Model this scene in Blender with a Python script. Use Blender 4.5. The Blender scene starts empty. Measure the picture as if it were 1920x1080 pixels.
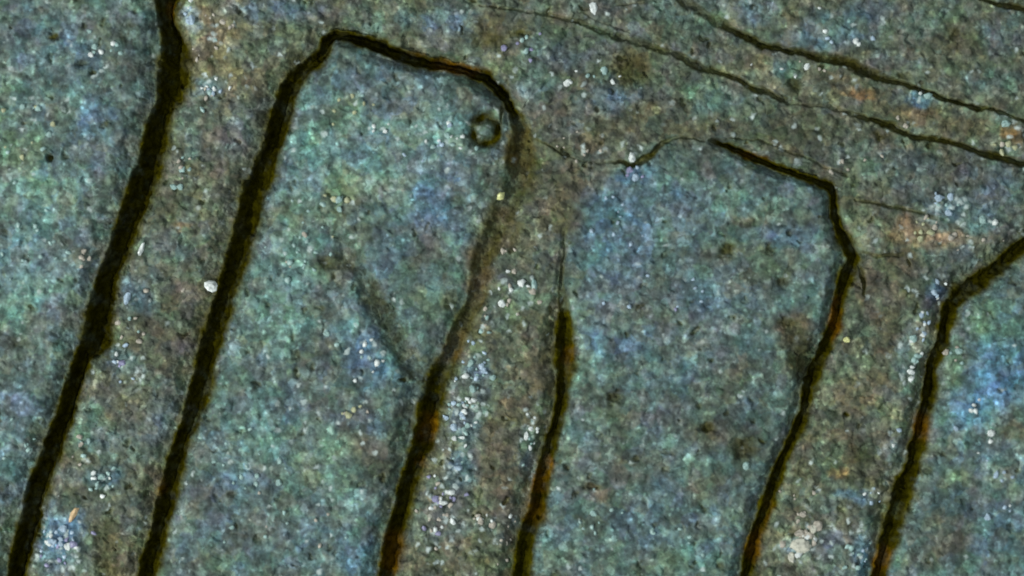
import bpy, math, random
import numpy as np

# ------------------------------------------------------------------ camera, world, lamps, exposure
S = 1.0e-4                                  # metres per picture unit: the view is 19 cm wide
sc = bpy.context.scene
sc.render.engine = 'CYCLES'
sc.view_settings.view_transform = 'Standard'
sc.view_settings.look = 'None'
sc.view_settings.gamma = 1.0
sc.view_settings.use_curve_mapping = False
sc.view_settings.exposure = 0.0

cam = bpy.data.cameras.new('camera')
cam_o = bpy.data.objects.new('camera', cam)
sc.collection.objects.link(cam_o)
CAM_H = 0.50
cam_o.location = (0, 0, CAM_H)
cam.sensor_width = 36.0
cam.lens = 36.0 * CAM_H / (1920 * S)
cam.clip_start = 0.01
cam.clip_end = 20.0
cam.dof.use_dof = True
cam.dof.focus_distance = CAM_H + 0.004
cam.dof.aperture_fstop = 2.9
sc.camera = cam_o

world = bpy.data.worlds.new('World')
sc.world = world
world.use_nodes = True
bg = world.node_tree.nodes['Background']
bg.inputs[0].default_value = (0.80, 0.95, 1.0, 1)
bg.inputs[1].default_value = 0.20

def area(name, loc, size, power, col):
    l = bpy.data.lights.new(name, 'AREA')
    l.shape = 'DISK'
    l.size = size
    l.energy = power
    l.color = col
    o = bpy.data.objects.new(name, l)
    o.location = loc
    d = -np.array(loc, float)
    from mathutils import Vector
    o.rotation_euler = Vector(d).to_track_quat('-Z', 'Y').to_euler()
    sc.collection.objects.link(o)
    return o
area('key_lamp', (-1.0, -0.48, 0.78), 0.18, 19.0, (0.97, 1.0, 0.97))
area('ring_lamp', (0.10, 0.10, 1.2), 0.35, 4.6, (0.90, 1.0, 1.0))

# ------------------------------------------------------------------ numpy noise
rng = np.random.RandomState(11)
PERM = rng.rand(512, 512)
def hsh(ix, iy, k=0):
    return PERM[(ix * 7 + k * 131 + iy * 3) & 511, (iy * 5 + k * 57 + (ix >> 4)) & 511]
def vnoise(x, y, s, k=0):
    x = x / s; y = y / s
    ix = np.floor(x).astype(np.int64); iy = np.floor(y).astype(np.int64)
    fx = x - ix; fy = y - iy
    fx = fx * fx * (3 - 2 * fx); fy = fy * fy * (3 - 2 * fy)
    a = hsh(ix, iy, k); b = hsh(ix + 1, iy, k); c = hsh(ix, iy + 1, k); d = hsh(ix + 1, iy + 1, k)
    return (a * (1 - fx) + b * fx) * (1 - fy) + (c * (1 - fx) + d * fx) * fy - 0.5
def rot(x, y, a):
    c, s = math.cos(a), math.sin(a)
    return x * c - y * s, x * s + y * c
def fbm(x, y, s, k=0, o=4, g=0.55):
    r = 0; a = 1.0; t = 0
    for i in range(o):
        u, v = rot(x, y, 0.7 * i + 0.3 * k)
        r = r + a * vnoise(u + 37 * i, v - 91 * i, s, k + i); t += a
        a *= g; s *= 0.5
    return r / t
def cells(x, y, s, k=0):
    """distance to the nearest grain centre (0..~1) and that grain's own random number"""
    x = x / s; y = y / s
    ix = np.floor(x).astype(np.int64); iy = np.floor(y).astype(np.int64)
    best = np.full(x.shape, 9.0); rid = np.zeros(x.shape)
    for dx in (-1, 0, 1):
        for dy in (-1, 0, 1):
            jx = ix + dx; jy = iy + dy
            px = jx + hsh(jx, jy, k); py = jy + hsh(jx, jy, k + 1)
            d = (px - x) ** 2 + (py - y) ** 2
            m = d < best
            best = np.where(m, d, best)
            rid = np.where(m, hsh(jx, jy, k + 2), rid)
    return np.sqrt(best), rid
def sstep(a, b, x):
    t = np.clip((x - a) / (b - a), 0, 1)
    return t * t * (3 - 2 * t)

# ------------------------------------------------------------------ the grid of the stone's face
def axis(lo, hi, a, b, h, n_out):
    mid = np.arange(a, b + h * 0.5, h)
    def grow(L):
        t = np.linspace(0, 1, n_out + 1)[1:]
        return L * (0.25 * t + 0.75 * t ** 2.2)
    left = (a - grow(a - lo))[::-1]
    right = b + grow(hi - b)
    return np.concatenate([left, mid, right])
H_STEP = 1.6
gx = axis(-900, 2820, -40, 1960, H_STEP, 150)
gy = axis(-620, 1700, -40, 1120, H_STEP, 110)
X, Y = np.meshgrid(gx, gy)                  # picture-like units: x to the right, y downwards
NX, NY = len(gx), len(gy)

# wobble of all outlines
WX = X + 12 * fbm(X, Y, 55, 3, 4, .7) + 5 * fbm(X, Y, 13, 5, 3)
WY = Y + 12 * fbm(X, Y, 55, 8, 4, .7) + 5 * fbm(X, Y, 13, 9, 3)

# grooves: (x0, x1 of the two edges, y) or (cx, cy, width) ; depth
def span(rows):
    """rows (xl, xr, y): edges of a groove on a horizontal line -> centre, width across"""
    out = []
    for i, r in enumerate(rows):
        a = rows[max(i - 1, 0)]; b = rows[min(i + 1, len(rows) - 1)]
        dx = (b[0] + b[1]) / 2 - (a[0] + a[1]) / 2; dy = b[2] - a[2]
        c = abs(dy) / math.hypot(dx, dy)
        out.append(((r[0] + r[1]) / 2, r[2], (r[1] - r[0]) * c) + ((r[3],) if len(r) > 3 else ()))
    return out
G = {}
G['A'] = dict(depth=50, pts=span([(400, 470, -620), (320, 372, -120), (283, 340, 0), (292, 336, 40), (297, 350, 70), (293, 361, 120), (288, 358, 150), (286, 347, 175), (281, 333, 200),
      (267, 323, 233), (250, 312, 300), (231, 292, 355), (203, 263, 427), (187, 238, 493), (162, 218, 560), (150, 216, 593), (143, 220, 628),
      (138, 214, 645), (131, 178, 668), (124, 167, 693), (117, 155, 720), (93, 143, 787), (67, 117, 853), (43, 90, 920), (27, 77, 987), (8, 52, 1080), (-60, -10, 1300), (-190, -120, 1700)]))
G['B'] = dict(depth=44, pts=list(reversed(span([(583, 630, 100), (537, 590, 133), (515, 568, 167), (502, 552, 217), (483, 537, 267), (467, 520, 317), (446, 510, 358), (430, 493, 427),
      (413, 467, 493), (395, 447, 560), (385, 437, 593), (367, 420, 647), (352, 405, 720), (332, 378, 787), (312, 354, 853), (296, 343, 903),
      (284, 333, 953), (273, 314, 1003), (250, 300, 1080), (180, 230, 1300), (20, 80, 1700)]))) + [(612, 80, 34), (632, 66, 26),
      (660, 72, 28), (700, 84, 30), (745, 101, 32), (800, 116, 30), (860, 128, 26), (915, 149, 27), (948, 178, 26)])
G['C'] = dict(depth=38, pts=[(948, 178, 22, .9), (962, 205, 22, .8), (975, 240, 40, .62), (976, 285, 62, .55), (970, 330, 62, .48), (945, 390, 60, .40), (914, 450, 50, .48), (900, 500, 46, .52)] +
      span([(870, 918, 560, .5), (855, 892, 593, .55), (838, 876, 627, .6), (823, 868, 660, .65), (805, 856, 693, .75), (790, 845, 720, .85), (776, 835, 755, .95), (772, 827, 787, 1), (765, 817, 837, 1),
      (750, 793, 887, 1), (732, 772, 953, 1), (717, 763, 1003, 1), (704, 748, 1080, 1), (640, 690, 1300, 1), (520, 570, 1700, 1)]))
G['D'] = dict(depth=30, pts=[(1060, 430, 10, .15), (1056, 480, 9, .4), (1053, 530, 14, .45), (1057, 575, 26, .5), (1058, 590, 30, .8)] + span([(1043, 1076, 600, .9), (1040, 1078, 627, 1), (1037, 1084, 660, 1), (1040, 1077, 720, 1), (1030, 1058, 787, 1), (1013, 1047, 837, 1),
      (1000, 1035, 887, 1), (983, 1030, 953, 1), (967, 1011, 1003, 1), (955, 1000, 1080, 1), (900, 945, 1300, 1), (790, 840, 1700, 1)]))
G['E'] = dict(depth=30, pts=[(1336, 264, 7, .4), (1350, 270, 14, .8), (1385, 285, 18, 1), (1430, 302, 20, 1), (1480, 321, 19, 1), (1530, 338, 18, .9), (1562, 351, 19, .9), (1567, 400, 22, .9), (1576, 436, 27, .9), (1604, 482, 38, .95),
      (1592, 510, 34, 1), (1574, 560, 30, 1), (1566, 600, 32, 1), (1551, 640, 30, 1), (1538, 672, 28, 1), (1520, 720, 36, 1), (1507, 770, 27, 1), (1493, 808, 27, 1), (1473, 853, 26, 1), (1458, 895, 31, 1),
      (1440, 940, 33, 1), (1423, 988, 31, 1), (1411, 1030, 34, 1), (1395, 1090, 34, 1), (1330, 1300, 34, 1), (1200, 1700, 36, 1)])
G['F'] = dict(depth=32, pts=[(2820, 260, 40), (2300, 330, 40), (2000, 420, 38), (1930, 455, 36), (1905, 470, 38), (1873, 500, 40), (1840, 526, 40), (1806, 546, 40), (1784, 572, 38), (1770, 612, 34), (1762, 650, 30), (1749, 690, 30),
      (1746, 725, 31), (1729, 787, 33), (1719, 837, 34), (1707, 885, 34), (1694, 920, 50), (1680, 955, 44), (1667, 1003, 38), (1656, 1053, 34), (1645, 1090, 38), (1590, 1300, 40), (1470, 1700, 40)])
# thinner cracks
CR = {
 'c1': (12, [(990, 253, 8, .4), (1013, 267, 5, .5), (1050, 287, 4, .4), (1090, 301, 3, .2), (1130, 306, 3, .2), (1160, 304, 6, .7), (1187, 309, 9, 1), (1205, 300, 10, 1), (1222, 288, 10, 1), (1242, 266, 8, .9), (1275, 256, 4, .4), (1320, 262, 3, .3)]),
 'c2': (17, [(1200, -160, 12, 1), (1285, 5, 14, .5), (1350, 43, 15, .7), (1390, 63, 11, 1), (1433, 84, 13, 1), (1480, 94, 10, 1), (1530, 104, 12, 1), (1580, 115, 15, 1), (1613, 130, 17, 1), (1647, 144, 12, 1), (1680, 154, 9, .9), (1740, 173, 7, .9), (1780, 188, 9, 1), (1830, 201, 8, 1), (1863, 203, 6, .9), (1905, 220, 6, .7), (1990, 250, 6, .7), (2400, 420, 8, 1)]),
 'c3': (15, [(900, 10, 4, .3), (1000, 22, 5, .3), (1090, 40, 7, .5), (1140, 60, 12, .5), (1190, 77, 14, .5), (1257, 97, 9, .6), (1280, 106, 9, .6), (1313, 127, 11, .8), (1347, 137, 11, 1), (1380, 147, 11, 1), (1407, 163, 10, 1), (1440, 174, 9, .9), (1462, 188, 7, .7), (1485, 193, 5, .25), (1520, 197, 5, .25), (1563, 200, 9, .45), (1600, 213, 8, .4), (1633, 223, 8, 1), (1670, 234, 11, 1), (1713, 253, 11, 1), (1753, 263, 9, 1), (1797, 271, 8, 1), (1847, 288, 11, 1), (1920, 307, 11, 1), (2100, 350, 12, 1), (2600, 480, 12, 1)]),
 'c4': (13, [(1790, -30, 7, .6), (1850, 3, 8, .8), (1900, 14, 9, .9), (1960, 30, 9, 1), (2300, 100, 9, 1)]),
 'c5': (9, [(1605, 372, 6, .5), (1650, 380, 7, .7), (1690, 388, 6, .55), (1735, 403, 6, .5), (1775, 412, 5, .4)]),
 'c6': (15, [(1600, 478, 8, .9), (1615, 505, 7, 1), (1621, 530, 7, 1), (1620, 552, 5, .6)]),
 'c7': (16, [(944, 190, 12, .9), (940, 220, 9, 1), (937, 255, 10, .7), (930, 300, 9, .3)]),
 'c8': (8, [(975, 425, 16, .5), (964, 450, 16, .6), (958, 470, 12, .4)]),
 'c9': (16, [(640, 440, 32, .35), (680, 510, 30, .6), (712, 572, 34, .95), (738, 620, 36, 1), (762, 662, 34, .9), (795, 712, 34, .9)]),
 'c10': (11, [(1240, 0, 6, .3), (1085, 20, 4, .2), (1430, 170, 4, .4)]),
 'c12': (12, [(1330, 262, 5, .4), (1420, 262, 3, .3), (1520, 300, 4, .3), (1585, 330, 5, .4)]),
 'c13': (14, [(340, -5, 20, .9), (329, 25, 12, 1), (330, 48, 10, .8)]),
 'c14': (13, [(208, 985, 26, .3), (205, 1030, 34, .7), (206, 1100, 40, .9)]),
 'c15': (9, [(1610, 470, 8, .8), (1650, 478, 6, .6), (1690, 476, 5, .4)]),
}
def segs(pts):
    return [tuple(p) if len(p) == 4 else tuple(p) + (1.0,) for p in pts]
def field(pts, soft=1.0):
    """for every grid point: distance to the line over its half width (t) and the local depth factor"""
    t = np.full(X.shape, 99.0); dd = np.zeros(X.shape); side = np.zeros(X.shape)
    P = segs(pts)
    for a, b in zip(P[:-1], P[1:]):
        R = max(a[2], b[2]) * 2.2 + 14
        x0, x1 = min(a[0], b[0]) - R, max(a[0], b[0]) + R
        y0, y1 = min(a[1], b[1]) - R, max(a[1], b[1]) + R
        i0, i1 = np.searchsorted(gx, [x0, x1]); j0, j1 = np.searchsorted(gy, [y0, y1])
        if i1 <= i0 or j1 <= j0: continue
        x = WX[j0:j1, i0:i1]; y = WY[j0:j1, i0:i1]
        ux, uy = b[0] - a[0], b[1] - a[1]; L2 = ux * ux + uy * uy + 1e-6
        q = np.clip(((x - a[0]) * ux + (y - a[1]) * uy) / L2, 0, 1)
        d = np.hypot(x - a[0] - q * ux, y - a[1] - q * uy)
        w = (a[2] + (b[2] - a[2]) * q) * 0.5
        tt = d / w
        m = tt < t[j0:j1, i0:i1]
        sg = np.where((x - a[0]) * uy - (y - a[1]) * ux > 0, 1.0, -1.0) * (1 if (uy - .35 * ux) > 0 else -1)
        side[j0:j1, i0:i1] = np.where(m, sg * np.clip(d / w, 0, 1), side[j0:j1, i0:i1])
        t[j0:j1, i0:i1] = np.where(m, tt, t[j0:j1, i0:i1])
        dd[j0:j1, i0:i1] = np.where(m, a[3] + (b[3] - a[3]) * q, dd[j0:j1, i0:i1])
    global LAST_SIDE
    LAST_SIDE = side
    return t, dd

# raised finger-like lobes as outlines through the middle of the grooves
def mid(key, lo=None, hi=None):
    p = [(q[0], q[1]) for q in G[key]['pts']]
    return p
lobes = {
 'L0': [(-900, -620)] + mid('A') + [(-900, 1700)],
 'L1': mid('B') + mid('C'),
 'L2': list(reversed(mid('D'))) + [(1075, 380), (1110, 330), (1160, 306), (1187, 309), (1205, 300), (1222, 288), (1242, 266), (1290, 262)] + mid('E'),
 'L3': [(2820, 260)] + mid('F')[1:] + [(2820, 1700)],
}
def inside(poly):
    r = np.zeros(X.shape, bool)
    n = len(poly)
    for i in range(n):
        x1, y1 = poly[i]; x2, y2 = poly[(i + 1) % n]
        if y1 == y2: continue
        c = ((y1 > WY) != (y2 > WY)) & (WX < (x2 - x1) * (WY - y1) / (y2 - y1) + x1)
        r ^= c
    return r
def blur(a, n, it=2):
    for _ in range(it):
        for ax in (0, 1):
            c = np.cumsum(np.concatenate([np.repeat(np.take(a, [0], ax), n + 1, ax), a, np.repeat(np.take(a, [-1], ax), n, ax)], ax), ax)
            L = a.shape[ax]
            a = (np.take(c, np.arange(2 * n + 1, 2 * n + 1 + L), ax) - np.take(c, np.arange(0, L), ax)) / (2 * n + 1)
    return a
REG = np.zeros(X.shape, np.int32)            # 0 = the bed between the lobes
for i, k in enumerate(('L0', 'L1', 'L2', 'L3')):
    REG[inside(lobes[k])] = i + 1
LM = (REG > 0).astype(float)
LMs = blur(LM, 7, 2)
LMw = blur(LM, 26, 2)

# ------------------------------------------------------------------ relief
Hh = 5.0 * LMs + 5.0 * LMw
Hh += 13 * fbm(X, Y, 260, 20, 3) + 8 * fbm(X, Y, 70, 21, 4)
rough = 1.0 + 0.55 * (1 - LMw)
# layered ledges of the bed towards the upper right
c2side = sstep(-10, 10, Y - (60 + (X - 1390) * 0.345))
Hh += np.where(X > 1100, sstep(1100, 1400, X), 0) * (5 * (1 - c2side))
w1, r1 = cells(X + 5 * fbm(X, Y, 20, 40, 2), Y + 5 * fbm(X, Y, 20, 41, 2), 17, 30)
w2, r2 = cells(X, Y, 8.5, 33)
Hh += rough * (4.2 * (r1 - .5) * (1 - np.clip(w1, 0, 1)) + 3.0 * (0.55 - w1) * (r1 > .35) * .55)
Hh += rough * (1.5 * (r2 - .45) * (1.1 - np.clip(w2, 0, 1.1)))
Hh += rough * 2.6 * fbm(X, Y, 16, 25, 3, .7)

groove_t = {}; GT = np.full(X.shape, 99.0); GID = np.full(X.shape, -1, np.int32)
dirt_shade = np.zeros(X.shape)
cut = np.zeros(X.shape)
for i, k in enumerate('ABCDEF'):
    t, dd = field([(p[0], p[1], p[2] * 1.07) + tuple(p[3:]) for p in G[k]['pts']])
    sidev = LAST_SIDE
    tn = np.maximum(t + .48 * fbm(X, Y, 30, 230 + i, 4, .7), 0)
    prof = 1 - np.clip(sstep(0.0, 1.15, tn), 0, 1)
    cut = np.maximum(cut, G[k]['depth'] * dd * prof)
    # rounded shoulder beside the groove; the left bank slopes wider, its soft shade painted dark
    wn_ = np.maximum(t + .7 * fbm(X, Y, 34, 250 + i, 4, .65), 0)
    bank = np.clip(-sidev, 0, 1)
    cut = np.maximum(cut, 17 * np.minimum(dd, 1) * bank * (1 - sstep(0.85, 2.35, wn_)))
    dirt_shade = np.maximum(dirt_shade, .42 * np.minimum(dd, 1) * bank * (1 - sstep(0.9, 1.9, wn_)))  # soft shadow left of the groove, painted through the soil mask
    cut = np.maximum(cut, 12 * np.minimum(dd + .1, 1) * (1 - sstep(0.8, 1.9, tn)))
    dirt_shade = np.maximum(dirt_shade, np.clip(dd * 1.25, 0, 1) * (1 - sstep(0.55, 1.38, t + .55 * fbm(X, Y, 20, 170 + i, 3))))  # soil fill; its wide fade also paints the shadowed groove edges
    m = t < GT
    GT = np.where(m, t, GT); GID = np.where(m & (t < 1.0) & (dd > .3), i, GID)
crack_t = np.full(X.shape, 99.0)
CID = np.full(X.shape, -1, np.int32)
for i, (k, (dep, pts)) in enumerate(CR.items()):
    t, dd = field([(p[0], p[1], p[2] * 1.2) + tuple(p[3:]) for p in pts])
    t = np.maximum(t + 1.3 * fbm(X, Y, 26, 210 + i, 4, .7) - .1, 0)
    wide = k in ('c9', 'c14')
    prof = 1 - sstep(0.2, 1.2 if not wide else 1.7, t)
    cut = np.maximum(cut, dep * dd * prof)
    dirt_shade = np.maximum(dirt_shade, (0.62 if wide else 0.85) * dd * (1 - sstep(0.3, 1.5, t)))
    CID = np.where((t < 1.0) & (dd > .45) & (CID < 0), i, CID)
# ledges: the side above a crack stands a little higher
# pits: x, y, rx, ry, depth, dirt
PITS = [(911, 245, 34, 38, -16, .85), (1188, 128, 46, 44, 9, .40), (918, 70, 40, 26, 5, .5), (975, 62, 26, 10, 5, .6), (91, 297, 10, 12, 13, 1), (101, 73, 16, 12, 8, .9), (1365, 472, 22, 18, 8, .75), (1441, 471, 17, 14, 9, .7),
 (1468, 528, 20, 14, 7, .6), (1148, 745, 22, 16, 9, .7), (1500, 655, 38, 56, 12, .45), (1478, 605, 26, 16, 8, .5), (1508, 690, 26, 40, 12, .4), (1325, 805, 18, 12, 8, .7), (1395, 840, 34, 26, 7, .6), (625, 490, 40, 20, 7, .45), (1110, 910, 20, 10, 6, .5),
 (437, 923, 14, 12, 6, .5), (865, 380, 34, 18, 6, .4), (640, 470, 30, 18, 4, .3), (740, 175, 26, 14, 4, .3), (1590, 775, 8, 8, 8, .9), (1430, 825, 8, 6, 6, .7), (1375, 595, 7, 5, 5, .6), (1302, 618, 7, 6, 6, .7), (755, 714, 9, 7, 8, .8),
 (12, 915, 26, 22, 6, .4), (480, 720, 12, 8, 6, .6), (1250, 880, 12, 8, 5, .5), (1740, 880, 16, 14, 6, .4), (1190, 860, 10, 8, 6, .5), (850, 560, 30, 22, 5, .35), (155, 120, 16, 10, 5, .5), (175, 133, 8, 6, 6, .7), (240, 60, 26, 30, 4, .35), (1250, 845, 22, 10, 5, .5), (1690, 140, 18, 12, 5, .5), (1790, 60, 16, 14, 5, .5), (1490, 155, 14, 16, 6, .6), (1650, 255, 16, 8, 5, .6), (600, 580, 14, 8, 5, .5), (555, 665, 12, 10, 6, .5), (560, 700, 10, 8, 5, .5), (40, 640, 20, 14, 4, .3), (120, 640, 26, 20, 5, .45)]
PX = X + 22 * fbm(X, Y, 24, 50, 4, .7); PY = Y + 22 * fbm(X, Y, 24, 53, 4, .7)
for (px, py, rx, ry, dep, di) in PITS:
    q = np.hypot((PX - px) / rx, (PY - py) / ry)
    if dep < 0:
        q = np.hypot((X + 9 * fbm(X, Y, 26, 57, 4) - px) / rx, (Y + 9 * fbm(X, Y, 26, 58, 4) - py) / ry)                              # ring-shaped hole with a knob in it
        ring = np.exp(-((q - .68) / .32) ** 2) * np.clip(1.0 + .8 * fbm(X, Y, 20, 56, 3), 0, 1.2)
        cut = np.maximum(cut, -dep * ring); dirt_shade = np.maximum(dirt_shade, di * 1.2 * ring)
    else:
        f = 1 - sstep(.25, 1.1, q)
        cut = cut + dep * f; dirt_shade = np.maximum(dirt_shade, di * (1 - sstep(.3, 1.1, q)))
# random small pores
w3, r3 = cells(X + 26 * fbm(X, Y, 18, 61, 3), Y + 26 * fbm(X, Y, 18, 64, 3), 44, 60)
pore = (r3 > .78) * (1 - sstep(.03, .14 + .5 * (r3 - .78), w3))
cut = cut + 4.5 * pore * rough; dirt_shade = np.maximum(dirt_shade, .5 * pore)
Hh = Hh - cut
# rubble on the floor of the grooves
Hh += np.clip(cut / 24, 0, 1) * 17 * fbm(X, Y, 22, 70, 4, .7)
dirt_shade = np.clip(dirt_shade * (1 + .35 * fbm(X, Y, 18, 72, 3)), 0, 1)

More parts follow.
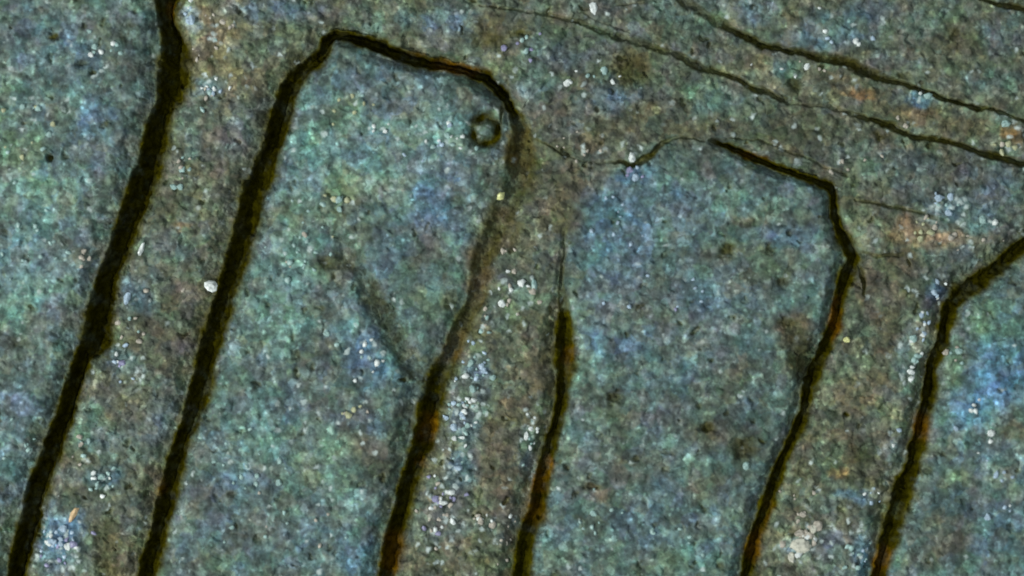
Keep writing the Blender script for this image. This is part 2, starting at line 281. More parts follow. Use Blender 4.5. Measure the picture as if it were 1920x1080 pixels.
# ------------------------------------------------------------------ mineral colour of each place (stone and soil tones, lit groove walls painted in)
def c8(r, g, b):
    f = lambda v: ((v / 255 + .055) / 1.055) ** 2.4 if v > 10 else v / 255 / 12.92
    return np.array([f(r), f(g), f(b)])
TINT = {'blue': c8(90, 112, 126), 'teal': c8(94, 122, 116), 'green': c8(98, 116, 88), 'brown': c8(97, 88, 68), 'grey': c8(104, 110, 104),
        'purple': c8(98, 98, 108), 'rust': c8(134, 105, 66), 'pale': c8(150, 160, 158), 'dark': c8(58, 66, 62), 'olive': c8(80, 80, 54), 'azure': c8(86, 120, 145)}
COL = np.zeros(X.shape + (3,))
lob = c8(92, 108, 104); bed = c8(95, 99, 83)
COL[:] = bed * (1 - LMs[..., None]) + lob * LMs[..., None]
BL = [  # x, y, rx, ry, tint, strength
 (60, 60, 110, 70, 'blue', .5), (150, 120, 60, 60, 'blue', .6), (30, 250, 70, 120, 'green', .5), (180, 230, 60, 50, 'azure', .4), (190, 290, 40, 40, 'purple', .5), (100, 330, 80, 60, 'teal', .6), (60, 420, 60, 60, 'teal', .8), (150, 480, 60, 60, 'purple', .4),
 (40, 560, 70, 90, 'teal', .7), (110, 610, 60, 40, 'purple', .3), (40, 760, 50, 60, 'blue', .6), (30, 900, 40, 60, 'azure', .5), (20, 690, 40, 50, 'grey', .5), (10, 1010, 30, 60, 'green', .5),
 (410, 40, 70, 60, 'rust', .35), (360, 30, 22, 26, 'pale', .9), (390, 165, 45, 22, 'azure', .6), (400, 110, 50, 40, 'rust', .30), (520, 20, 110, 30, 'blue', .6), (450, 150, 60, 50, 'brown', .6), (540, 60, 50, 30, 'green', .4), (350, 260, 40, 60, 'teal', .4), (430, 250, 50, 60, 'purple', .3),
 (420, 300, 60, 60, 'brown', .5), (330, 380, 50, 40, 'olive', .4), (340, 430, 30, 10, 'rust', .6), (320, 460, 70, 30, 'blue', .35), (330, 540, 60, 30, 'brown', .8), (250, 560, 40, 50, 'azure', .45), (250, 620, 60, 40, 'olive', .4), (290, 640, 70, 50, 'brown', .5), (330, 650, 50, 20, 'purple', .5), (230, 680, 40, 40, 'blue', .5),
 (200, 760, 60, 50, 'brown', .4), (170, 800, 50, 60, 'teal', .6), (240, 860, 70, 60, 'blue', .3), (190, 900, 40, 30, 'azure', .5), (290, 800, 30, 60, 'purple', .5), (110, 1000, 60, 70, 'azure', .7), (90, 1050, 60, 40, 'blue', .6), (230, 960, 60, 60, 'grey', .6), (220, 1040, 50, 50, 'brown', .4), (250, 900, 40, 50, 'brown', .4),
 (720, 150, 80, 50, 'blue', .5), (600, 160, 50, 60, 'blue', .4), (600, 280, 80, 80, 'teal', .5), (800, 240, 110, 70, 'teal', .6), (650, 220, 60, 40, 'green', .4), (820, 320, 80, 50, 'azure', .4), (700, 300, 70, 60, 'teal', .7), (760, 200, 50, 30, 'grey', .6), (860, 180, 50, 40, 'olive', .4), (640, 370, 40, 60, 'green', .7),
 (560, 400, 60, 60, 'green', .4), (800, 390, 50, 50, 'azure', .7), (850, 430, 40, 50, 'blue', .7), (780, 440, 40, 50, 'purple', .5), (790, 480, 50, 40, 'brown', .4), (730, 470, 50, 60, 'blue', .5), (560, 480, 70, 60, 'teal', .8), (640, 500, 60, 40, 'olive', .5), (520, 600, 80, 80, 'teal', .5), (700, 560, 40, 40, 'brown', .4),
 (820, 570, 60, 50, 'green', .35), (660, 640, 60, 50, 'azure', .5), (600, 670, 60, 50, 'brown', .35), (700, 700, 70, 40, 'azure', .5), (560, 730, 90, 60, 'grey', .5), (480, 800, 80, 60, 'teal', .6), (450, 900, 70, 60, 'blue', .6), (600, 860, 90, 80, 'green', .35), (520, 760, 60, 50, 'azure', .3), (660, 780, 50, 40, 'purple', .4), (700, 860, 50, 60, 'brown', .6),
 (680, 960, 50, 50, 'teal', .6), (640, 900, 60, 50, 'teal', .5), (440, 1000, 90, 50, 'blue', .4), (380, 960, 60, 60, 'purple', .35), (580, 1020, 80, 60, 'blue', .5), (480, 990, 60, 24, 'brown', .5), (420, 1050, 50, 40, 'green', .4), (740, 820, 20, 60, 'olive', .3), (670, 1040, 60, 50, 'azure', .4),
 (820, 40, 90, 30, 'blue', .5), (700, 30, 80, 30, 'teal', .4), (900, 100, 50, 40, 'teal', .4), (930, 60, 60, 30, 'olive', .6), (1040, 100, 80, 40, 'blue', .35), (1000, 160, 60, 40, 'teal', .6), (1110, 10, 30, 30, 'brown', .8), (1060, 60, 60, 40, 'green', .3), (1150, 180, 60, 50, 'azure', .45), (1060, 220, 70, 60, 'purple', .4), (1040, 240, 50, 60, 'brown', .5), (1200, 230, 60, 50, 'brown', .5),
 (1190, 130, 50, 46, 'olive', .8), (1130, 260, 70, 40, 'brown', .5), (1070, 350, 50, 60, 'brown', .8), (1040, 400, 60, 50, 'brown', .9), (1010, 340, 40, 60, 'olive', .5), (1195, 330, 40, 24, 'azure', .6), (980, 290, 36, 60, 'olive', .8), (940, 420, 50, 60, 'brown', .7), (1020, 460, 50, 50, 'grey', .5), (900, 500, 40, 60, 'brown', .8), (870, 620, 36, 60, 'olive', .8),
 (1000, 540, 60, 50, 'teal', .35), (950, 530, 24, 14, 'purple', .8), (1000, 610, 50, 40, 'olive', .6), (1000, 700, 50, 70, 'brown', .6), (900, 700, 40, 50, 'blue', .6), (880, 800, 40, 60, 'blue', .5), (860, 880, 40, 50, 'azure', .5), (840, 980, 50, 60, 'purple', .35), (930, 860, 50, 90, 'brown', .9), (960, 780, 50, 50, 'brown', .6), (930, 930, 40, 40, 'brown', .5),
 (990, 840, 24, 60, 'teal', .6), (900, 1030, 50, 50, 'olive', .6), (950, 980, 40, 60, 'purple', .4), (1000, 870, 24, 30, 'purple', .4),
 (1320, 30, 60, 40, 'green', .4), (1420, 20, 60, 30, 'blue', .5), (1300, 80, 60, 50, 'purple', .3), (1400, 110, 50, 30, 'brown', .6), (1270, 60, 50, 30, 'green', .3), (1560, 60, 110, 40, 'blue', .6), (1640, 20, 60, 30, 'azure', .4), (1700, 90, 60, 50, 'grey', .4), (1820, 80, 50, 30, 'olive', .6), (1760, 20, 60, 30, 'green', .5), (1880, 60, 50, 50, 'blue', .4), (1740, 40, 60, 30, 'teal', .4),
 (1580, 150, 50, 26, 'brown', .8), (1610, 170, 40, 16, 'rust', .8), (1480, 130, 40, 30, 'teal', .5), (1720, 210, 60, 26, 'rust', .4), (1800, 240, 90, 26, 'olive', .6), (1730, 180, 40, 16, 'azure', .7), (1650, 200, 60, 20, 'olive', .5), (1895, 250, 18, 24, 'rust', .9), (1880, 215, 20, 20, 'teal', .7), (1860, 150, 60, 40, 'teal', .5), (1400, 200, 70, 30, 'teal', .4), (1330, 180, 60, 40, 'teal', .5), (1400, 240, 80, 20, 'olive', .4),
 (1290, 250, 40, 20, 'brown', .5), (1480, 260, 100, 40, 'olive', .45), (1600, 280, 70, 40, 'grey', .4), (1700, 300, 60, 30, 'blue', .4), (1780, 320, 90, 30, 'purple', .3), (1820, 350, 80, 40, 'blue', .3), (1640, 310, 50, 30, 'teal', .3), (1530, 300, 60, 30, 'brown', .3),
 (1330, 300, 40, 40, 'brown', .35), (1160, 400, 90, 70, 'azure', .45), (1150, 480, 80, 60, 'azure', .35), (1270, 380, 80, 60, 'blue', .35), (1400, 380, 80, 50, 'teal', .5), (1480, 360, 60, 40, 'blue', .3), (1400, 410, 50, 16, 'brown', .6), (1480, 440, 60, 40, 'azure', .45), (1350, 470, 60, 30, 'olive', .4), (1450, 490, 70, 40, 'green', .5), (1200, 560, 90, 60, 'purple', .45), (1300, 540, 80, 60, 'blue', .35), (1250, 590, 60, 30, 'brown', .35),
 (1520, 560, 40, 40, 'teal', .3), (1400, 600, 70, 50, 'grey', .4), (1500, 580, 50, 40, 'teal', .6), (1490, 620, 50, 50, 'brown', .9), (1510, 680, 40, 40, 'olive', .8), (1330, 640, 50, 50, 'purple', .5), (1150, 660, 80, 50, 'azure', .45), (1240, 680, 90, 60, 'blue', .3), (1370, 690, 50, 40, 'brown', .35), (1140, 800, 60, 60, 'brown', .30), (1120, 870, 80, 50, 'grey', .5), (1200, 870, 60, 40, 'brown', .5), (1130, 920, 50, 26, 'brown', .7),
 (1250, 780, 80, 50, 'purple', .35), (1350, 760, 60, 50, 'brown', .35), (1390, 840, 50, 50, 'olive', .7), (1330, 810, 50, 40, 'brown', .6), (1120, 1000, 70, 60, 'teal', .3), (1200, 980, 80, 50, 'blue', .4), (1250, 930, 60, 40, 'azure', .3), (1340, 930, 60, 40, 'brown', .35), (1320, 1000, 60, 50, 'blue', .35), (1240, 1060, 70, 30, 'green', .4), (1330, 1060, 40, 40, 'teal', .5), (1100, 700, 30, 60, 'green', .3),
 (1700, 430, 60, 34, 'rust', .75), (1640, 400, 50, 30, 'olive', .6), (1760, 450, 60, 24, 'rust', .65), (1820, 450, 40, 16, 'rust', .5), (1840, 410, 40, 26, 'teal', .8), (1770, 390, 40, 30, 'blue', .7), (1880, 370, 60, 40, 'blue', .35), (1680, 500, 70, 50, 'brown', .7), (1640, 560, 60, 60, 'brown', .5), (1790, 480, 50, 20, 'purple', .4), (1760, 545, 24, 24, 'azure', .9), (1750, 570, 30, 40, 'purple', .6), (1720, 640, 40, 50, 'pale', .4),
 (1660, 640, 50, 50, 'brown', .6), (1650, 720, 60, 50, 'brown', .3), (1700, 690, 30, 60, 'teal', .6), (1590, 840, 60, 60, 'brown', .7), (1560, 860, 40, 60, 'green', .5), (1610, 870, 40, 50, 'olive', .9), (1570, 885, 24, 16, 'rust', .8), (1600, 740, 60, 40, 'rust', .25), (1680, 860, 30, 50, 'pale', .6), (1600, 930, 40, 16, 'azure', .6), (1640, 930, 30, 20, 'pale', .6), (1580, 960, 60, 30, 'grey', .5), (1500, 980, 40, 40, 'brown', .5),
 (1500, 1020, 40, 26, 'pale', .9), (1510, 1060, 50, 30, 'brown', .5), (1560, 1020, 40, 30, 'purple', .4), (1610, 1040, 30, 50, 'azure', .7), (1630, 980, 30, 30, 'teal', .4),
 (1880, 600, 60, 60, 'teal', .7), (1840, 600, 40, 50, 'green', .5), (1870, 700, 80, 70, 'azure', .85), (1820, 760, 50, 50, 'azure', .8), (1830, 850, 60, 60, 'blue', .4), (1900, 805, 30, 26, 'brown', .8), (1900, 900, 60, 60, 'grey', .3), (1790, 900, 40, 50, 'green', .5), (1850, 960, 70, 60, 'blue', .5), (1780, 1000, 50, 50, 'brown', .45), (1900, 1040, 60, 50, 'teal', .4), (1740, 1040, 50, 40, 'brown', .5), (1850, 1030, 60, 40, 'blue', .35), (1780, 700, 24, 60, 'green', .4),
]
BX = X + 46 * fbm(X, Y, 50, 80, 4, .7); BY = Y + 46 * fbm(X, Y, 50, 84, 4, .7)
for (px, py, rx, ry, tn, st) in BL:
    i0, i1 = np.searchsorted(gx, [px - 2.2 * rx - 30, px + 2.2 * rx + 30]); j0, j1 = np.searchsorted(gy, [py - 2.2 * ry - 30, py + 2.2 * ry + 30])
    q = np.hypot((BX[j0:j1, i0:i1] - px) / rx, (BY[j0:j1, i0:i1] - py) / ry)
    f = (st * (1 - sstep(.35, 1.15, q)))[..., None]
    COL[j0:j1, i0:i1] = COL[j0:j1, i0:i1] * (1 - f) + TINT[tn] * f
# outside the frame, random patches
n1 = sstep(.02, .22, fbm(X, Y, 120, 90, 3))[..., None] * .4
n2 = sstep(.02, .22, fbm(X, Y, 100, 95, 3))[..., None] * .4
COL = COL * (1 - n1 * .5) + TINT['blue'] * n1 * .5
COL = COL * (1 - n2 * .4) + TINT['brown'] * n2 * .4
CRY = np.zeros(X.shape)
for (px, py, rx, ry, st) in [(355, 30, 26, 34, 1), (395, 160, 50, 36, .8), (400, 70, 60, 40, .5), (95, 1030, 80, 70, 1), (190, 900, 50, 40, .9), (170, 820, 30, 50, .5), (240, 680, 30, 50, .7), (250, 570, 30, 50, .5), (340, 300, 40, 70, .4),
      (875, 760, 44, 110, 1), (850, 880, 44, 90, 1), (820, 1000, 44, 90, .9), (905, 660, 40, 60, .8), (1000, 830, 30, 80, .8), (925, 600, 40, 50, .5), (960, 550, 50, 40, .5), (890, 980, 80, 24, .6), (950, 1030, 40, 50, .5), (880, 690, 40, 40, .8),
      (1750, 560, 44, 50, 1), (1735, 640, 40, 60, .7), (1710, 700, 30, 80, .8), (1690, 850, 30, 60, .9), (1630, 930, 30, 26, .9), (1610, 1040, 40, 50, 1), (1510, 1020, 60, 46, 1), (1720, 430, 60, 20, .5), (1780, 390, 50, 40, .6), (1840, 410, 40, 24, .7), (1800, 460, 60, 16, .5),
      (1185, 320, 40, 36, .8), (1160, 430, 90, 60, .35), (830, 270, 100, 60, .55), (650, 230, 80, 60, .4), (750, 260, 60, 40, .5), (650, 400, 50, 70, .5), (570, 430, 60, 90, .35), (540, 540, 80, 60, .3), (800, 400, 50, 60, .4), (690, 660, 60, 40, .4), (660, 780, 50, 40, .5), (60, 290, 80, 130, .35), (60, 500, 80, 120, .4), (190, 90, 60, 50, .6),
      (1740, 170, 40, 20, .8), (1890, 240, 30, 50, .8), (1550, 155, 60, 30, .5), (1840, 780, 60, 80, .5), (1820, 620, 50, 70, .35), (1600, 60, 80, 40, .3), (1000, 140, 80, 60, .35), (450, 850, 90, 100, .3), (600, 960, 100, 80, .25), (1150, 1000, 90, 80, .15), (1530, 900, 30, 80, .4), (1230, 560, 80, 50, .3), (1470, 640, 50, 30, .4)]:
    q = np.hypot((BX - px) / rx, (BY - py) / ry)
    CRY = np.maximum(CRY, st * (1 - sstep(.3, 1.3, q)))
LUM = np.ones(X.shape)
for (px, py, rx, ry, st) in [(60, 420, 130, 150, .18), (40, 200, 110, 120, .10), (90, 560, 90, 120, .12), (700, 270, 200, 120, .20), (580, 480, 110, 160, .15), (520, 640, 120, 100, .08), (480, 860, 150, 160, .10), (800, 300, 110, 90, .12), (860, 800, 80, 220, .15), (1170, 420, 110, 90, .10), (1860, 760, 110, 160, .22), (1860, 620, 80, 60, .12), (400, 60, 90, 70, .15), (90, 1030, 90, 70, .15), (1510, 1020, 70, 60, .25), (1720, 430, 100, 40, .15),
      (1400, 240, 330, 60, -.16), (1100, 60, 200, 60, -.10), (1150, 150, 130, 70, -.12), (1060, 380, 70, 150, -.20), (1750, 330, 240, 50, -.14), (1820, 40, 160, 70, -.08), (930, 560, 60, 130, -.10), (780, 480, 90, 60, -.12), (640, 500, 80, 60, -.15), (600, 660, 80, 60, -.10), (720, 880, 60, 120, -.14), (940, 880, 40, 160, -.18), (1150, 890, 110, 80, -.10), (1400, 830, 90, 100, -.14), (1500, 660, 50, 80, -.18), (1660, 560, 100, 90, -.12), (1600, 860, 70, 120, -.14), (1680, 600, 50, 140, -.08), (300, 620, 70, 130, -.14), (230, 930, 70, 90, -.15), (330, 400, 70, 120, -.10), (150, 760, 50, 60, -.05), (1780, 1000, 80, 90, -.12), (1300, 740, 150, 100, -.05), (200, 600, 70, 60, -.08), (1440, 500, 90, 60, -.10), (620, 130, 120, 40, -.12), (230, 80, 50, 90, -.12), (870, 180, 60, 50, -.15)]:
    q = np.hypot((BX - px) / rx, (BY - py) / ry)
    LUM = LUM * (1 + 1.25 * st * (1 - sstep(.2, 1.4, q)))
COL = COL * LUM[..., None]
# soil colour in the grooves: dark olive brown with rusty stretches
DC = np.zeros(COL.shape); DC[:] = np.array([0.019, 0.0168, 0.0006])
for (px, py, rx, ry, st) in [(870, 122, 70, 14, .8), (790, 100, 40, 10, .4), (1568, 600, 14, 50, 1), (1575, 640, 14, 20, .6), (802, 805, 26, 34, .8), (795, 875, 14, 20, .9), (735, 1040, 26, 50, .7), (1012, 900, 30, 30, .8), (1035, 870, 10, 16, 1), (1000, 960, 24, 30, .6),
      (1722, 795, 26, 30, .8), (1415, 1020, 26, 40, .8), (1440, 970, 14, 30, .6), (1650, 1050, 26, 30, .8), (1600, 660, 20, 30, .3), (300, 915, 14, 20, .6), (1065, 680, 14, 30, .5), (320, 20, 12, 24, .6), (1420, 296, 40, 10, .6), (905, 540, 30, 60, .5), (850, 650, 30, 40, .5), (975, 280, 30, 60, .3)]:
    q = np.hypot((BX - px) / rx, (BY - py) / ry)
    f = (st * (1 - sstep(.3, 1.3, q)))[..., None]
    DC = DC * (1 - f) + np.array([0.050, 0.023, 0.001]) * f
lit_wall = np.clip(1 - (cut / 26), 0, 1)[..., None]      # lit walls painted in: soil lighter towards the groove edges
DC = DC * (1 + 2.2 * lit_wall) * (1 + .9 * fbm(X, Y, 30, 75, 4, .7))[..., None]

# ------------------------------------------------------------------ material
def stone_material(name, spec=.35, glint=1.0):
    m = bpy.data.materials.new(name); m.use_nodes = True
    nt = m.node_tree; N = nt.nodes; Lk = nt.links
    bs = N['Principled BSDF']
    tc = N.new('ShaderNodeTexCoord')
    mp = N.new('ShaderNodeVectorMath'); mp.operation = 'SCALE'; mp.inputs[3].default_value = 1 / S
    Lk.new(tc.outputs['Object'], mp.inputs[0])
    P = mp.outputs[0]
    def noise(s, d=3, r=.6, dist=0.0):
        n = N.new('ShaderNodeTexNoise'); n.inputs['Scale'].default_value = s; n.inputs['Detail'].default_value = d
        n.inputs['Roughness'].default_value = r; n.inputs['Distortion'].default_value = dist
        Lk.new(P, n.inputs['Vector']); return n
    def math_(op, a, b=None, c=None):
        n = N.new('ShaderNodeMath'); n.operation = op
        for i, v in enumerate((a, b, c)):
            if v is None: continue
            if isinstance(v, (int, float)): n.inputs[i].default_value = v
            else: Lk.new(v, n.inputs[i])
        return n.outputs[0]
    def mix(f, a, b, mode='MIX'):
        n = N.new('ShaderNodeMix'); n.data_type = 'RGBA'; n.blend_type = mode
        for s_, v in ((0, f), (6, a), (7, b)):
            if isinstance(v, (int, float)): n.inputs[s_].default_value = v
            elif isinstance(v, tuple): n.inputs[s_].default_value = v
            else: Lk.new(v, n.inputs[s_])
        return n.outputs[2]
    def rng_(v, a, b, c, d):
        n = N.new('ShaderNodeMapRange'); n.interpolation_type = 'SMOOTHSTEP'
        Lk.new(v, n.inputs[0])
        for i, q in enumerate((a, b, c, d)): n.inputs[i + 1].default_value = q
        return n.outputs[0]
    at = N.new('ShaderNodeAttribute'); at.attribute_name = 'mineral'
    ad = N.new('ShaderNodeAttribute'); ad.attribute_name = 'soil'
    asf = N.new('ShaderNodeAttribute'); asf.attribute_name = 'soil_shade_amount'
    # warped coordinates for irregular grains
    wn = noise(.05, 3, .6)
    wv = N.new('ShaderNodeVectorMath'); wv.operation = 'MULTIPLY_ADD'
    Lk.new(wn.outputs['Color'], wv.inputs[0]); wv.inputs[1].default_value = (22, 22, 22); Lk.new(P, wv.inputs[2])
    def voro(s, feat='F1'):
        n = N.new('ShaderNodeTexVoronoi'); n.inputs['Scale'].default_value = s; n.feature = feat
        Lk.new(wv.outputs[0], n.inputs['Vector']); return n
    col = at.outputs['Color']
    # patches of different mineral hue
    v3 = voro(.036)
    ramp = N.new('ShaderNodeValToRGB'); cr = ramp.color_ramp; cr.interpolation = 'CONSTANT'
    cols = [(.72, 1.03, 1.05), (1.13, 1.0, .82), (.80, 1.08, .85), (1.0, 1.0, 1.0), (.85, 1.0, 1.28), (1.06, .97, 1.1), (.85, 1.10, 1.0), (1.1, 1.08, .82)]
    cr.elements[0].position = 0; cr.elements[0].color = cols[0] + (1,)
    cr.elements[1].position = .125; cr.elements[1].color = cols[1] + (1,)
    for i in range(2, 8):
        e = cr.elements.new(i / 8); e.color = cols[i] + (1,)
    sp = N.new('ShaderNodeSeparateColor'); Lk.new(v3.outputs['Color'], sp.inputs[0]); Lk.new(sp.outputs[0], ramp.inputs[0])
    col = mix(.45, col, mix(1.0, col, ramp.outputs[0], 'MULTIPLY'))
    v1 = voro(.072)
    ramp2 = N.new('ShaderNodeValToRGB'); cr = ramp2.color_ramp; cr.interpolation = 'CONSTANT'
    cols = [(.45, .52, .50), (1.1, 1.05, 1.0), (.75, .8, .8), (1.2, 1.3, 1.28), (.95, 1., 1.1), (1.25, 1.2, 1.1), (.60, .66, .60), (1.8, 1.9, 1.9)]
    cr.elements[0].position = 0; cr.elements[0].color = cols[0] + (1,)
    cr.elements[1].position = .125; cr.elements[1].color = cols[1] + (1,)
    for i in range(2, 8):
        e = cr.elements.new(i / 8 + (.05 if i == 7 else 0)); e.color = cols[i] + (1,)
    sp1 = N.new('ShaderNodeSeparateColor'); Lk.new(v1.outputs['Color'], sp1.inputs[0]); Lk.new(sp1.outputs[1], ramp2.inputs[0])
    col = mix(.62, col, mix(1.0, col, ramp2.outputs[0], 'MULTIPLY'))
    # brightness mottling
    nb = noise(.075, 4, .66, .15)
    k = rng_(nb.outputs['Fac'], .28, .72, .56, 1.62)
    nb2 = noise(.022, 3, .6)
    k2 = rng_(nb2.outputs['Fac'], .3, .7, .68, 1.30)
    nb3 = noise(.008, 3, .6)
    kk = math_('MULTIPLY', math_('MULTIPLY', k, k2), rng_(nb3.outputs['Fac'], .32, .68, .84, 1.16))
    vm = N.new('ShaderNodeVectorMath'); vm.operation = 'SCALE'; Lk.new(col, vm.inputs[0]); Lk.new(kk, vm.inputs[3])
    col = vm.outputs[0]
    # hue jitter, fine
    nh = noise(.028, 2, .5)
    hj = N.new('ShaderNodeVectorMath'); hj.operation = 'MULTIPLY_ADD'
    Lk.new(nh.outputs['Color'], hj.inputs[0]); hj.inputs[1].default_value = (.65, .34, .75); hj.inputs[2].default_value = (.68, .84, .63)
    col = mix(1.0, col, hj.outputs[0], 'MULTIPLY')
    # rounded pale grains packed through the stone
    wl = N.new('ShaderNodeVectorMath'); wl.operation = 'MULTIPLY_ADD'
    Lk.new(wn.outputs['Color'], wl.inputs[0]); wl.inputs[1].default_value = (9, 9, 9); Lk.new(P, wl.inputs[2])
    for sc_, lo_, gain, rad in ((.105, .55, .95, .42), (.058, .70, .80, .40)):
        vg_ = N.new('ShaderNodeTexVoronoi'); vg_.inputs['Scale'].default_value = sc_; Lk.new(wl.outputs[0], vg_.inputs['Vector'])
        sg_ = N.new('ShaderNodeSeparateColor'); Lk.new(vg_.outputs['Color'], sg_.inputs[0])
        am = math_('MULTIPLY', rng_(sg_.outputs[1], lo_, 1.0, 0, gain), rng_(vg_.outputs['Distance'], rad * .35, rad * 1.25, 1, 0))
        vs_ = N.new('ShaderNodeVectorMath'); vs_.operation = 'SCALE'; Lk.new(col, vs_.inputs[0])
        Lk.new(math_('ADD', am, .93), vs_.inputs[3]); col = vs_.outputs[0]
    # small dark pores
    vp_ = N.new('ShaderNodeTexVoronoi'); vp_.inputs['Scale'].default_value = .082; Lk.new(wv.outputs[0], vp_.inputs['Vector'])
    spp = N.new('ShaderNodeSeparateColor'); Lk.new(vp_.outputs['Color'], spp.inputs[0])
    vq_ = N.new('ShaderNodeVectorMath'); vq_.operation = 'SCALE'; Lk.new(col, vq_.inputs[0])
    Lk.new(math_('SUBTRACT', 1.0, math_('MULTIPLY', rng_(spp.outputs[1], .72, .9, 0, .48), rng_(vp_.outputs['Distance'], .1, .5, 1, 0))), vq_.inputs[3]); col = vq_.outputs[0]
    # pale crystals
    vs = voro(.062)
    sps = N.new('ShaderNodeSeparateColor'); Lk.new(vs.outputs['Color'], sps.inputs[0])
    ac = N.new('ShaderNodeAttribute'); ac.attribute_name = 'crystals'
    pick = rng_(math_('ADD', sps.outputs[2], math_('MULTIPLY', ac.outputs['Fac'], .55)), .86, 1.0, 0, 1)
    core = rng_(vs.outputs['Distance'], .10, .46, 1, 0)
    cryst = math_('MULTIPLY', math_('MULTIPLY', pick, core), .85)
    col = mix(cryst, col, (.46, .54, .52, 1))
    # dark grains
    vd = voro(.05)
    spd = N.new('ShaderNodeSeparateColor'); Lk.new(vd.outputs['Color'], spd.inputs[0])
    dk = math_('MULTIPLY', math_('MULTIPLY', rng_(math_('ADD', spd.outputs[0], math_('MULTIPLY', math_('SUBTRACT', nb2.outputs['Fac'], .5), -1.0)), .8, .95, 0, 1), rng_(vd.outputs['Distance'], .15, .5, 1, 0)), .6)
    col = mix(dk, col, (.025, .035, .030, 1))
    # soil, along with the shade painted beside the grooves
    soilc = N.new('ShaderNodeVectorMath'); soilc.operation = 'SCALE'; Lk.new(ad.outputs['Color'], soilc.inputs[0])
    Lk.new(rng_(nb.outputs['Fac'], .3, .7, .55, 1.5), soilc.inputs[3])
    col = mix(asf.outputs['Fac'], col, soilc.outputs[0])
    Lk.new(col, bs.inputs['Base Color'])
    rg = math_('SUBTRACT', .72, math_('MULTIPLY', cryst, .5))
    Lk.new(math_('MULTIPLY', math_('SUBTRACT', 1.0, asf.outputs['Fac']), spec), bs.inputs['Specular IOR Level'])
    Lk.new(rg, bs.inputs['Roughness'])
    bs.inputs['Specular IOR Level'].default_value = spec
    # fine bump
    nf = noise(.22, 4, .7)
    hsum = math_('ADD', math_('MULTIPLY', nf.outputs['Fac'], 3.2), math_('MULTIPLY', v1.outputs['Distance'], -1.6))
    bp = N.new('ShaderNodeBump'); bp.inputs['Strength'].default_value = .55; bp.inputs['Distance'].default_value = S * .9
    Lk.new(hsum, bp.inputs['Height']); Lk.new(bp.outputs[0], bs.inputs['Normal'])
    return m
M_STONE = stone_material('weathered_stone')

def grain_material(name, col, rough=.35, trans=0.0, emis=0):
    m = bpy.data.materials.new(name); m.use_nodes = True
    nt = m.node_tree; b = nt.nodes['Principled BSDF']
    tc = nt.nodes.new('ShaderNodeTexCoord'); n = nt.nodes.new('ShaderNodeTexNoise')
    mp = nt.nodes.new('ShaderNodeVectorMath'); mp.operation = 'SCALE'; mp.inputs[3].default_value = 1 / S
    nt.links.new(tc.outputs['Object'], mp.inputs[0]); nt.links.new(mp.outputs[0], n.inputs['Vector'])
    n.inputs['Scale'].default_value = .16; n.inputs['Detail'].default_value = 3
    r = nt.nodes.new('ShaderNodeValToRGB')
    r.color_ramp.elements[0].position = .3; r.color_ramp.elements[1].position = .62
    r.color_ramp.elements[0].color = tuple(c * .55 for c in col) + (1,)
    r.color_ramp.elements[1].color = tuple(col) + (1,)
    nt.links.new(n.outputs['Fac'], r.inputs[0]); nt.links.new(r.outputs[0], b.inputs['Base Color'])
    b.inputs['Roughness'].default_value = rough; b.inputs['Specular IOR Level'].default_value = .5
    return m

# ------------------------------------------------------------------ meshes
def link(o, parent=None):
    sc.collection.objects.link(o)
    if parent is not None: o.parent = parent
    return o
root = bpy.data.objects.new('carved_stone', None)
link(root)
root['label'] = 'weathered blue grey and brown stone surface with dark deep grooves around finger like raised lobes'
root['category'] = 'stone'

VX = ((X - 960) * S); VY = ((540 - Y) * S); VZ = Hh * S
fi = np.arange((NX - 1) * (NY - 1))
fj, fk = fi // (NX - 1), fi % (NX - 1)
v00 = fj * NX + fk
quads = np.stack([v00, v00 + NX, v00 + NX + 1, v00 + 1], 1)
vreg = REG.ravel(); vg = GID.ravel(); vc = CID.ravel()
fr = vreg[v00].astype(np.int32)               # 0 bed, 1..4 lobes
fr = np.where(vg[v00] >= 0, 10 + vg[v00], fr)
co = np.stack([VX.ravel(), VY.ravel(), VZ.ravel()], 1).astype(np.float32)
colr = np.concatenate([COL.reshape(-1, 3), np.ones((NX * NY, 1))], 1).astype(np.float32)
soilr = np.concatenate([DC.reshape(-1, 3), np.ones((NX * NY, 1))], 1).astype(np.float32)
amt = dirt_shade.ravel().astype(np.float32); crya = CRY.ravel().astype(np.float32)
def grid_part(name, mask, parent, label=None):
    q = quads[mask]
    used, inv = np.unique(q.ravel(), return_inverse=True)
    me = bpy.data.meshes.new(name)
    me.vertices.add(len(used)); me.vertices.foreach_set('co', co[used].ravel())
    me.loops.add(len(inv)); me.loops.foreach_set('vertex_index', inv.astype(np.int32).ravel())
    me.polygons.add(len(q)); me.polygons.foreach_set('loop_start', np.arange(0, len(inv), 4, dtype=np.int32))
    me.polygons.foreach_set('use_smooth', np.ones(len(q), bool))
    a = me.attributes.new('mineral', 'FLOAT_COLOR', 'POINT'); a.data.foreach_set('color', colr[used].ravel())
    a = me.attributes.new('soil', 'FLOAT_COLOR', 'POINT'); a.data.foreach_set('color', soilr[used].ravel())
    a = me.attributes.new('soil_shade_amount', 'FLOAT', 'POINT'); a.data.foreach_set('value', amt[used])
    a = me.attributes.new('crystals', 'FLOAT', 'POINT'); a.data.foreach_set('value', crya[used])
    me.update(calc_edges=True)
    me.materials.append(M_STONE)
    o = link(bpy.data.objects.new(name, me), parent)
    if label: o['label'] = label
    return o
grid_part('stone_bed', fr == 0, root, 'brownish bed of the stone between and above the lobes, crossed by thin cracks')
for i, lb in enumerate(('blue grey lobe at the left edge, left of the deepest groove', 'long blue green lobe with a pointed top between two grooves',
                        'broad grey lobe right of centre with greenish pits', 'bright blue lobe in the lower right corner')):
    grid_part('raised_lobe', fr == i + 1, root, lb)
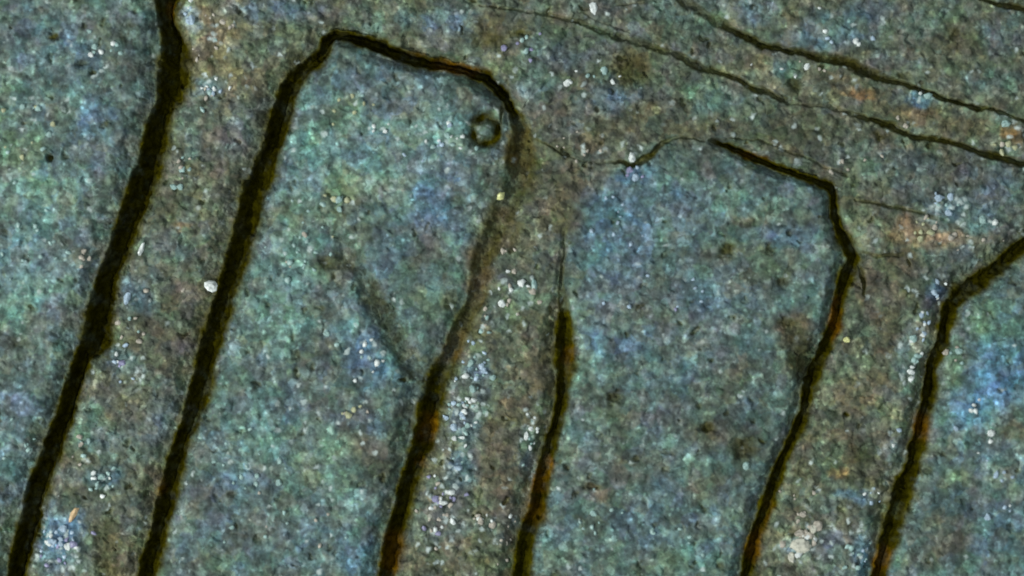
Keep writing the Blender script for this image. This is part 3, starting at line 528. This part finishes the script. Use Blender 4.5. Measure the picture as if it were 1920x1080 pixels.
for i, lb in enumerate(('widest darkest groove at the left', 'groove bending round the pointed top of the long lobe', 'groove that fades upward into brown stone',
                        'short groove beginning in the middle of the view', 'groove along the right side of the broad grey lobe', 'groove curving in from the right edge')):
    if (fr == 10 + i).any(): grid_part('groove', fr == 10 + i, root, lb)
# the block's sides and underside
ring = [j * NX for j in range(NY)] + [(NY - 1) * NX + i for i in range(1, NX)] + [j * NX + NX - 1 for j in range(NY - 2, -1, -1)] + [i for i in range(NX - 2, 0, -1)]
tv = [tuple(co[i]) for i in ring]; bv = [(x, y, -0.03) for x, y, z in tv]; n = len(tv)
me = bpy.data.meshes.new('block_side')
me.from_pydata(tv + bv, [], [(i, i + n, (i + 1) % n + n, (i + 1) % n) for i in range(n)] + [tuple(range(2 * n - 1, n - 1, -1))])
for nm, src in (('mineral', colr), ('soil', soilr)):
    a = me.attributes.new(nm, 'FLOAT_COLOR', 'POINT'); a.data.foreach_set('color', np.concatenate([src[ring], src[ring]]).ravel())
a = me.attributes.new('soil_shade_amount', 'FLOAT', 'POINT'); a.data.foreach_set('value', np.zeros(2 * n, np.float32))
me.materials.append(M_STONE)
link(bpy.data.objects.new('block_side', me), root)

# ------------------------------------------------------------------ grains
def height_at(px, py):
    i = int(np.clip(np.searchsorted(gx, px), 0, NX - 1)); j = int(np.clip(np.searchsorted(gy, py), 0, NY - 1))
    return float(Hh[j, i])
R = random.Random(5)
def blob(px, py, lx, ly, ang, hz, bumps=.22, rings=6, segn=8, sink=.35, lift=0.0, seed=0):
    """an irregular pebble: verts and faces in picture units about its own centre"""
    r = random.Random(seed)
    vs = []; fs = []
    ph = [r.uniform(0, 6.28) for _ in range(4)]
    for a in range(1, rings):
        th = math.pi * a / rings
        for b in range(segn):
            f = 2 * math.pi * b / segn
            k = r.uniform(.86, 1.08) + bumps * (math.sin(2 * f + ph[0]) * .5 + math.sin(3 * f + ph[1] + th) * .5 + .35 * math.sin(5 * th + ph[2] + f)) + r.uniform(-.06, .06)
            x = lx * math.sin(th) * math.cos(f) * k; y = ly * math.sin(th) * math.sin(f) * k; z = hz * math.cos(th) * (1 + .2 * math.sin(2 * f + ph[3]))
            vs.append((x * math.cos(ang) - y * math.sin(ang), x * math.sin(ang) + y * math.cos(ang), z))
    top = len(vs); vs.append((0, 0, hz)); bot = len(vs); vs.append((0, 0, -hz))
    for a in range(rings - 2):
        for b in range(segn):
            fs.append((a * segn + b, (a + 1) * segn + b, (a + 1) * segn + (b + 1) % segn, a * segn + (b + 1) % segn))
    for b in range(segn):
        fs.append((top, b, (b + 1) % segn)); fs.append((bot, (rings - 2) * segn + (b + 1) % segn, (rings - 2) * segn + b))
    return vs, fs
def pebble(name, px, py, lx, ly, ang, hz, mat, seed, parent=None, **kw):
    vs, fs = blob(px, py, lx, ly, ang, hz, seed=seed, **kw)
    me = bpy.data.meshes.new(name)
    me.from_pydata([(x * S, y * S, z * S) for x, y, z in vs], [], fs)
    me.materials.append(mat)
    o = link(bpy.data.objects.new(name, me), parent)
    z = height_at(px, py)
    o.location = ((px - 960) * S, (540 - py) * S, (z + hz * .35) * S)
    return o
M_WHITE = grain_material('white_quartz', (.78, .82, .80), .45)
M_BLUEW = grain_material('blue_white_quartz', (.42, .54, .66), .45)
M_YEL = grain_material('yellow_quartz', (.80, .80, .36), .4)
M_TAN = grain_material('tan_feldspar', (.72, .50, .28), .5)
M_PINK = grain_material('pinkish_feldspar', (.48, .43, .36), .55)
M_CREAM = grain_material('cream_feldspar', (.62, .60, .50), .55)
M_TEALW = grain_material('pale_teal_crystal', (.34, .50, .47), .45)
M_LILAC = grain_material('lilac_crystal', (.30, .29, .46), .5)
LOOSE = [  # x, y, half length, half width, angle, height, material, label
 (394, 537, 14, 12, .6, 8, M_WHITE, 'large white rounded quartz grain beside the second groove from the left'),
 (265, 467, 5, 14, .45, 5, M_WHITE, 'slim white crystal sliver right of the leftmost groove'),
 (238, 558, 6, 14, .25, 5, M_BLUEW, 'bluish white upright crystal right of the leftmost groove'),
 (938, 368, 9, 8, 0, 7, M_YEL, 'yellow round grain on the brown slope between the lobes'),
 (1113, 16, 8, 12, -.2, 6, M_WHITE, 'white drop shaped grain at the top edge of the view'),
 (1185, 296, 7, 9, -.3, 7, M_WHITE, 'white grain in the dark bend of the thin crack'),
 (1191, 333, 8, 7, .2, 5, M_BLUEW, 'blue white grain just below the bend of the thin crack'),
 (138, 964, 5, 18, .5, 4, M_TAN, 'pale orange splinter lying between the two left grooves'),
 (357, 38, 9, 10, -.6, 6, M_BLUEW, 'biggest blue white grain beside the top of the leftmost groove'),
 (1587, 637, 6, 6, 0, 5, M_YEL, 'small cream grain beside the rusty groove of the broad lobe'),
 (1773, 661, 7, 6, 0, 5, M_PINK, 'pale pinkish grain on the right rim of the rightmost groove'),
 (1001, 535, 6, 11, -.1, 5, M_TEALW, 'pale green white crystal above the short middle groove'),
 (845, 923, 10, 6, -.2, 5, M_WHITE, 'white grain in the speckled strip left of the brown band'),
 (831, 942, 9, 5, .1, 5, M_WHITE, 'flat white grain lowest in the speckled strip'),
 (987, 818, 5, 9, .1, 5, M_WHITE, 'white grain just left of the short middle groove'),
 (1500, 1022, 19, 13, .45, 7, M_CREAM, 'large pale cream chip near the bottom right of the view'),
 (1398, 873, 7, 8, 0, 5, M_TEALW, 'pale teal crystal on the lower part of the broad lobe'),
 (1885, 232, 8, 7, 0, 5, M_TEALW, 'pale mint crystal above the orange spot at the right edge'),
 (1842, 412, 8, 8, 0, 5, M_TEALW, 'pale teal square crystal above the rightmost groove'),
 (1866, 417, 7, 6, 0, 5, M_WHITE, 'small white crystal at the right end of the pale pair above the rightmost groove'),
]
for i, (px, py, a, b, an, hz, mt, lb) in enumerate(LOOSE):
    o = pebble('mineral_grain', px, py, a, b, -an, hz, mt, 100 + i)
    o['label'] = lb; o['category'] = 'mineral grain'; o['group'] = 'pale mineral grains on the stone'
# smaller grains grown into the stone: clusters (x, y, rx, ry, n, size, materials)
CL = [(352, 22, 16, 22, 5, 6, 'BW'), (400, 168, 30, 16, 8, 6, 'WB'), (372, 105, 12, 16, 4, 5, 'YP'), (385, 180, 20, 30, 5, 5, 'PT'), (410, 55, 40, 40, 9, 5, 'PPT'), (180, 80, 40, 40, 7, 5, 'WT'), (215, 85, 12, 18, 4, 6, 'WT'),
      (100, 1020, 60, 60, 34, 6, 'WBL'), (190, 900, 34, 30, 14, 6, 'WT'), (160, 850, 20, 30, 7, 5, 'TP'), (225, 680, 20, 40, 9, 6, 'BWL'), (250, 620, 60, 60, 10, 5, 'PT'), (340, 310, 24, 60, 9, 5, 'PT'), (160, 480, 10, 40, 5, 6, 'P'),
      (870, 780, 26, 110, 44, 6, 'WTB'), (830, 960, 40, 70, 30, 6, 'WPL'), (900, 680, 30, 60, 18, 5, 'TB'), (1000, 830, 16, 60, 15, 5, 'TW'), (960, 560, 50, 50, 14, 6, 'WP'), (940, 450, 40, 50, 8, 6, 'P'), (905, 600, 14, 40, 7, 6, 'TP'), (890, 975, 60, 16, 9, 6, 'PW'), (950, 1010, 30, 60, 12, 5, 'P'),
      (1760, 555, 26, 34, 12, 6, 'BLW'), (1735, 610, 24, 30, 9, 6, 'BW'), (1715, 680, 16, 60, 12, 6, 'TW'), (1690, 850, 16, 34, 10, 6, 'WB'), (1640, 930, 20, 16, 6, 6, 'BW'), (1610, 1040, 24, 36, 14, 6, 'BT'), (1505, 1015, 32, 24, 26, 8, 'PCCW'), (1500, 960, 30, 50, 10, 5, 'P'),
      (1730, 420, 40, 20, 8, 5, 'PY'), (1720, 435, 24, 10, 4, 7, 'Y'), (1770, 385, 30, 26, 9, 6, 'TB'), (1800, 450, 50, 14, 6, 5, 'P'), (1830, 770, 40, 60, 9, 6, 'BW'), (1790, 660, 16, 40, 6, 5, 'TP'), (1730, 175, 26, 14, 8, 6, 'WT'), (1890, 265, 20, 24, 5, 7, 'PY'), (1700, 225, 50, 14, 5, 5, 'P'),
      (1190, 320, 20, 16, 6, 5, 'BL'), (1150, 420, 60, 60, 10, 5, 'B'), (830, 270, 90, 60, 22, 5, 'WTB'), (650, 210, 60, 40, 9, 5, 'TY'), (720, 240, 30, 20, 4, 5, 'W'), (640, 400, 30, 60, 7, 6, 'TY'), (560, 480, 60, 60, 12, 5, 'T'), (670, 660, 60, 60, 12, 5, 'TW'), (660, 780, 30, 30, 6, 6, 'YP'), (560, 420, 60, 80, 10, 5, 'PT'),
      (60, 260, 60, 100, 14, 5, 'TY'), (60, 480, 60, 90, 14, 5, 'T'), (30, 850, 40, 60, 8, 5, 'T'), (980, 90, 40, 50, 9, 5, 'TL'), (1100, 145, 60, 20, 8, 6, 'TW'), (1060, 270, 50, 40, 8, 5, 'P'), (1500, 130, 90, 30, 8, 5, 'PW'), (1600, 60, 80, 40, 7, 5, 'WB'), (1590, 310, 60, 30, 7, 5, 'P'), (1250, 560, 90, 60, 9, 5, 'BL'), (450, 880, 80, 90, 14, 5, 'T'), (560, 950, 90, 90, 12, 5, 'TP'), (1100, 960, 60, 60, 8, 5, 'T'), (1230, 1000, 90, 60, 8, 5, 'T'), (1850, 900, 60, 80, 10, 5, 'BW')]
MM = {'W': M_WHITE, 'B': M_BLUEW, 'P': M_PINK, 'T': M_TEALW, 'C': M_CREAM, 'Y': grain_material('pale_yellow_grain', (.46, .47, .28), .5), 'L': M_LILAC}
smalls = []
for (px, py, rx, ry, nn, sz, ms) in CL:
    for _ in range(nn):
        u, v = R.gauss(0, .5), R.gauss(0, .5)
        x, y = px + u * rx, py + v * ry
        i = int(np.clip(np.searchsorted(gx, x), 0, NX - 1)); j = int(np.clip(np.searchsorted(gy, y), 0, NY - 1))
        if dirt_shade[j, i] > .3: continue
        s = sz * 1.3 * R.choice((.4, .5, .6, .7, .8, 1.0)); smalls.append((s, x, y, s * R.uniform(.6, 1.0), R.uniform(0, 3.14), R.choice(ms)))
smalls.sort(reverse=True)
for i, (s, x, y, s2, an, mk) in enumerate(smalls[:90]):
    pebble('embedded_grain', x, y, s, s2, an, s * .55, MM[mk], 500 + i, parent=root, rings=5, segn=8)
rest = smalls[90:]
vs_all, fs_all, mi = [], [], []
keys = list(MM)
for i, (s, x, y, s2, an, mk) in enumerate(rest):
    vs, fs = blob(x, y, s, s2, an, s * .5, rings=4, segn=6, seed=900 + i)
    b = len(vs_all); z = height_at(x, y) + s * .2
    vs_all += [((x - 960 + p[0]) * S, (540 - y + p[1]) * S, (z + p[2]) * S) for p in vs]
    fs_all += [tuple(q + b for q in f) for f in fs]; mi += [keys.index(mk)] * len(fs)
me = bpy.data.meshes.new('fine_grains'); me.from_pydata(vs_all, [], fs_all)
for k_ in keys: me.materials.append(MM[k_])
me.polygons.foreach_set('material_index', np.array(mi, np.int32))
fg = link(bpy.data.objects.new('fine_grains', me), root); fg['kind'] = 'stuff'
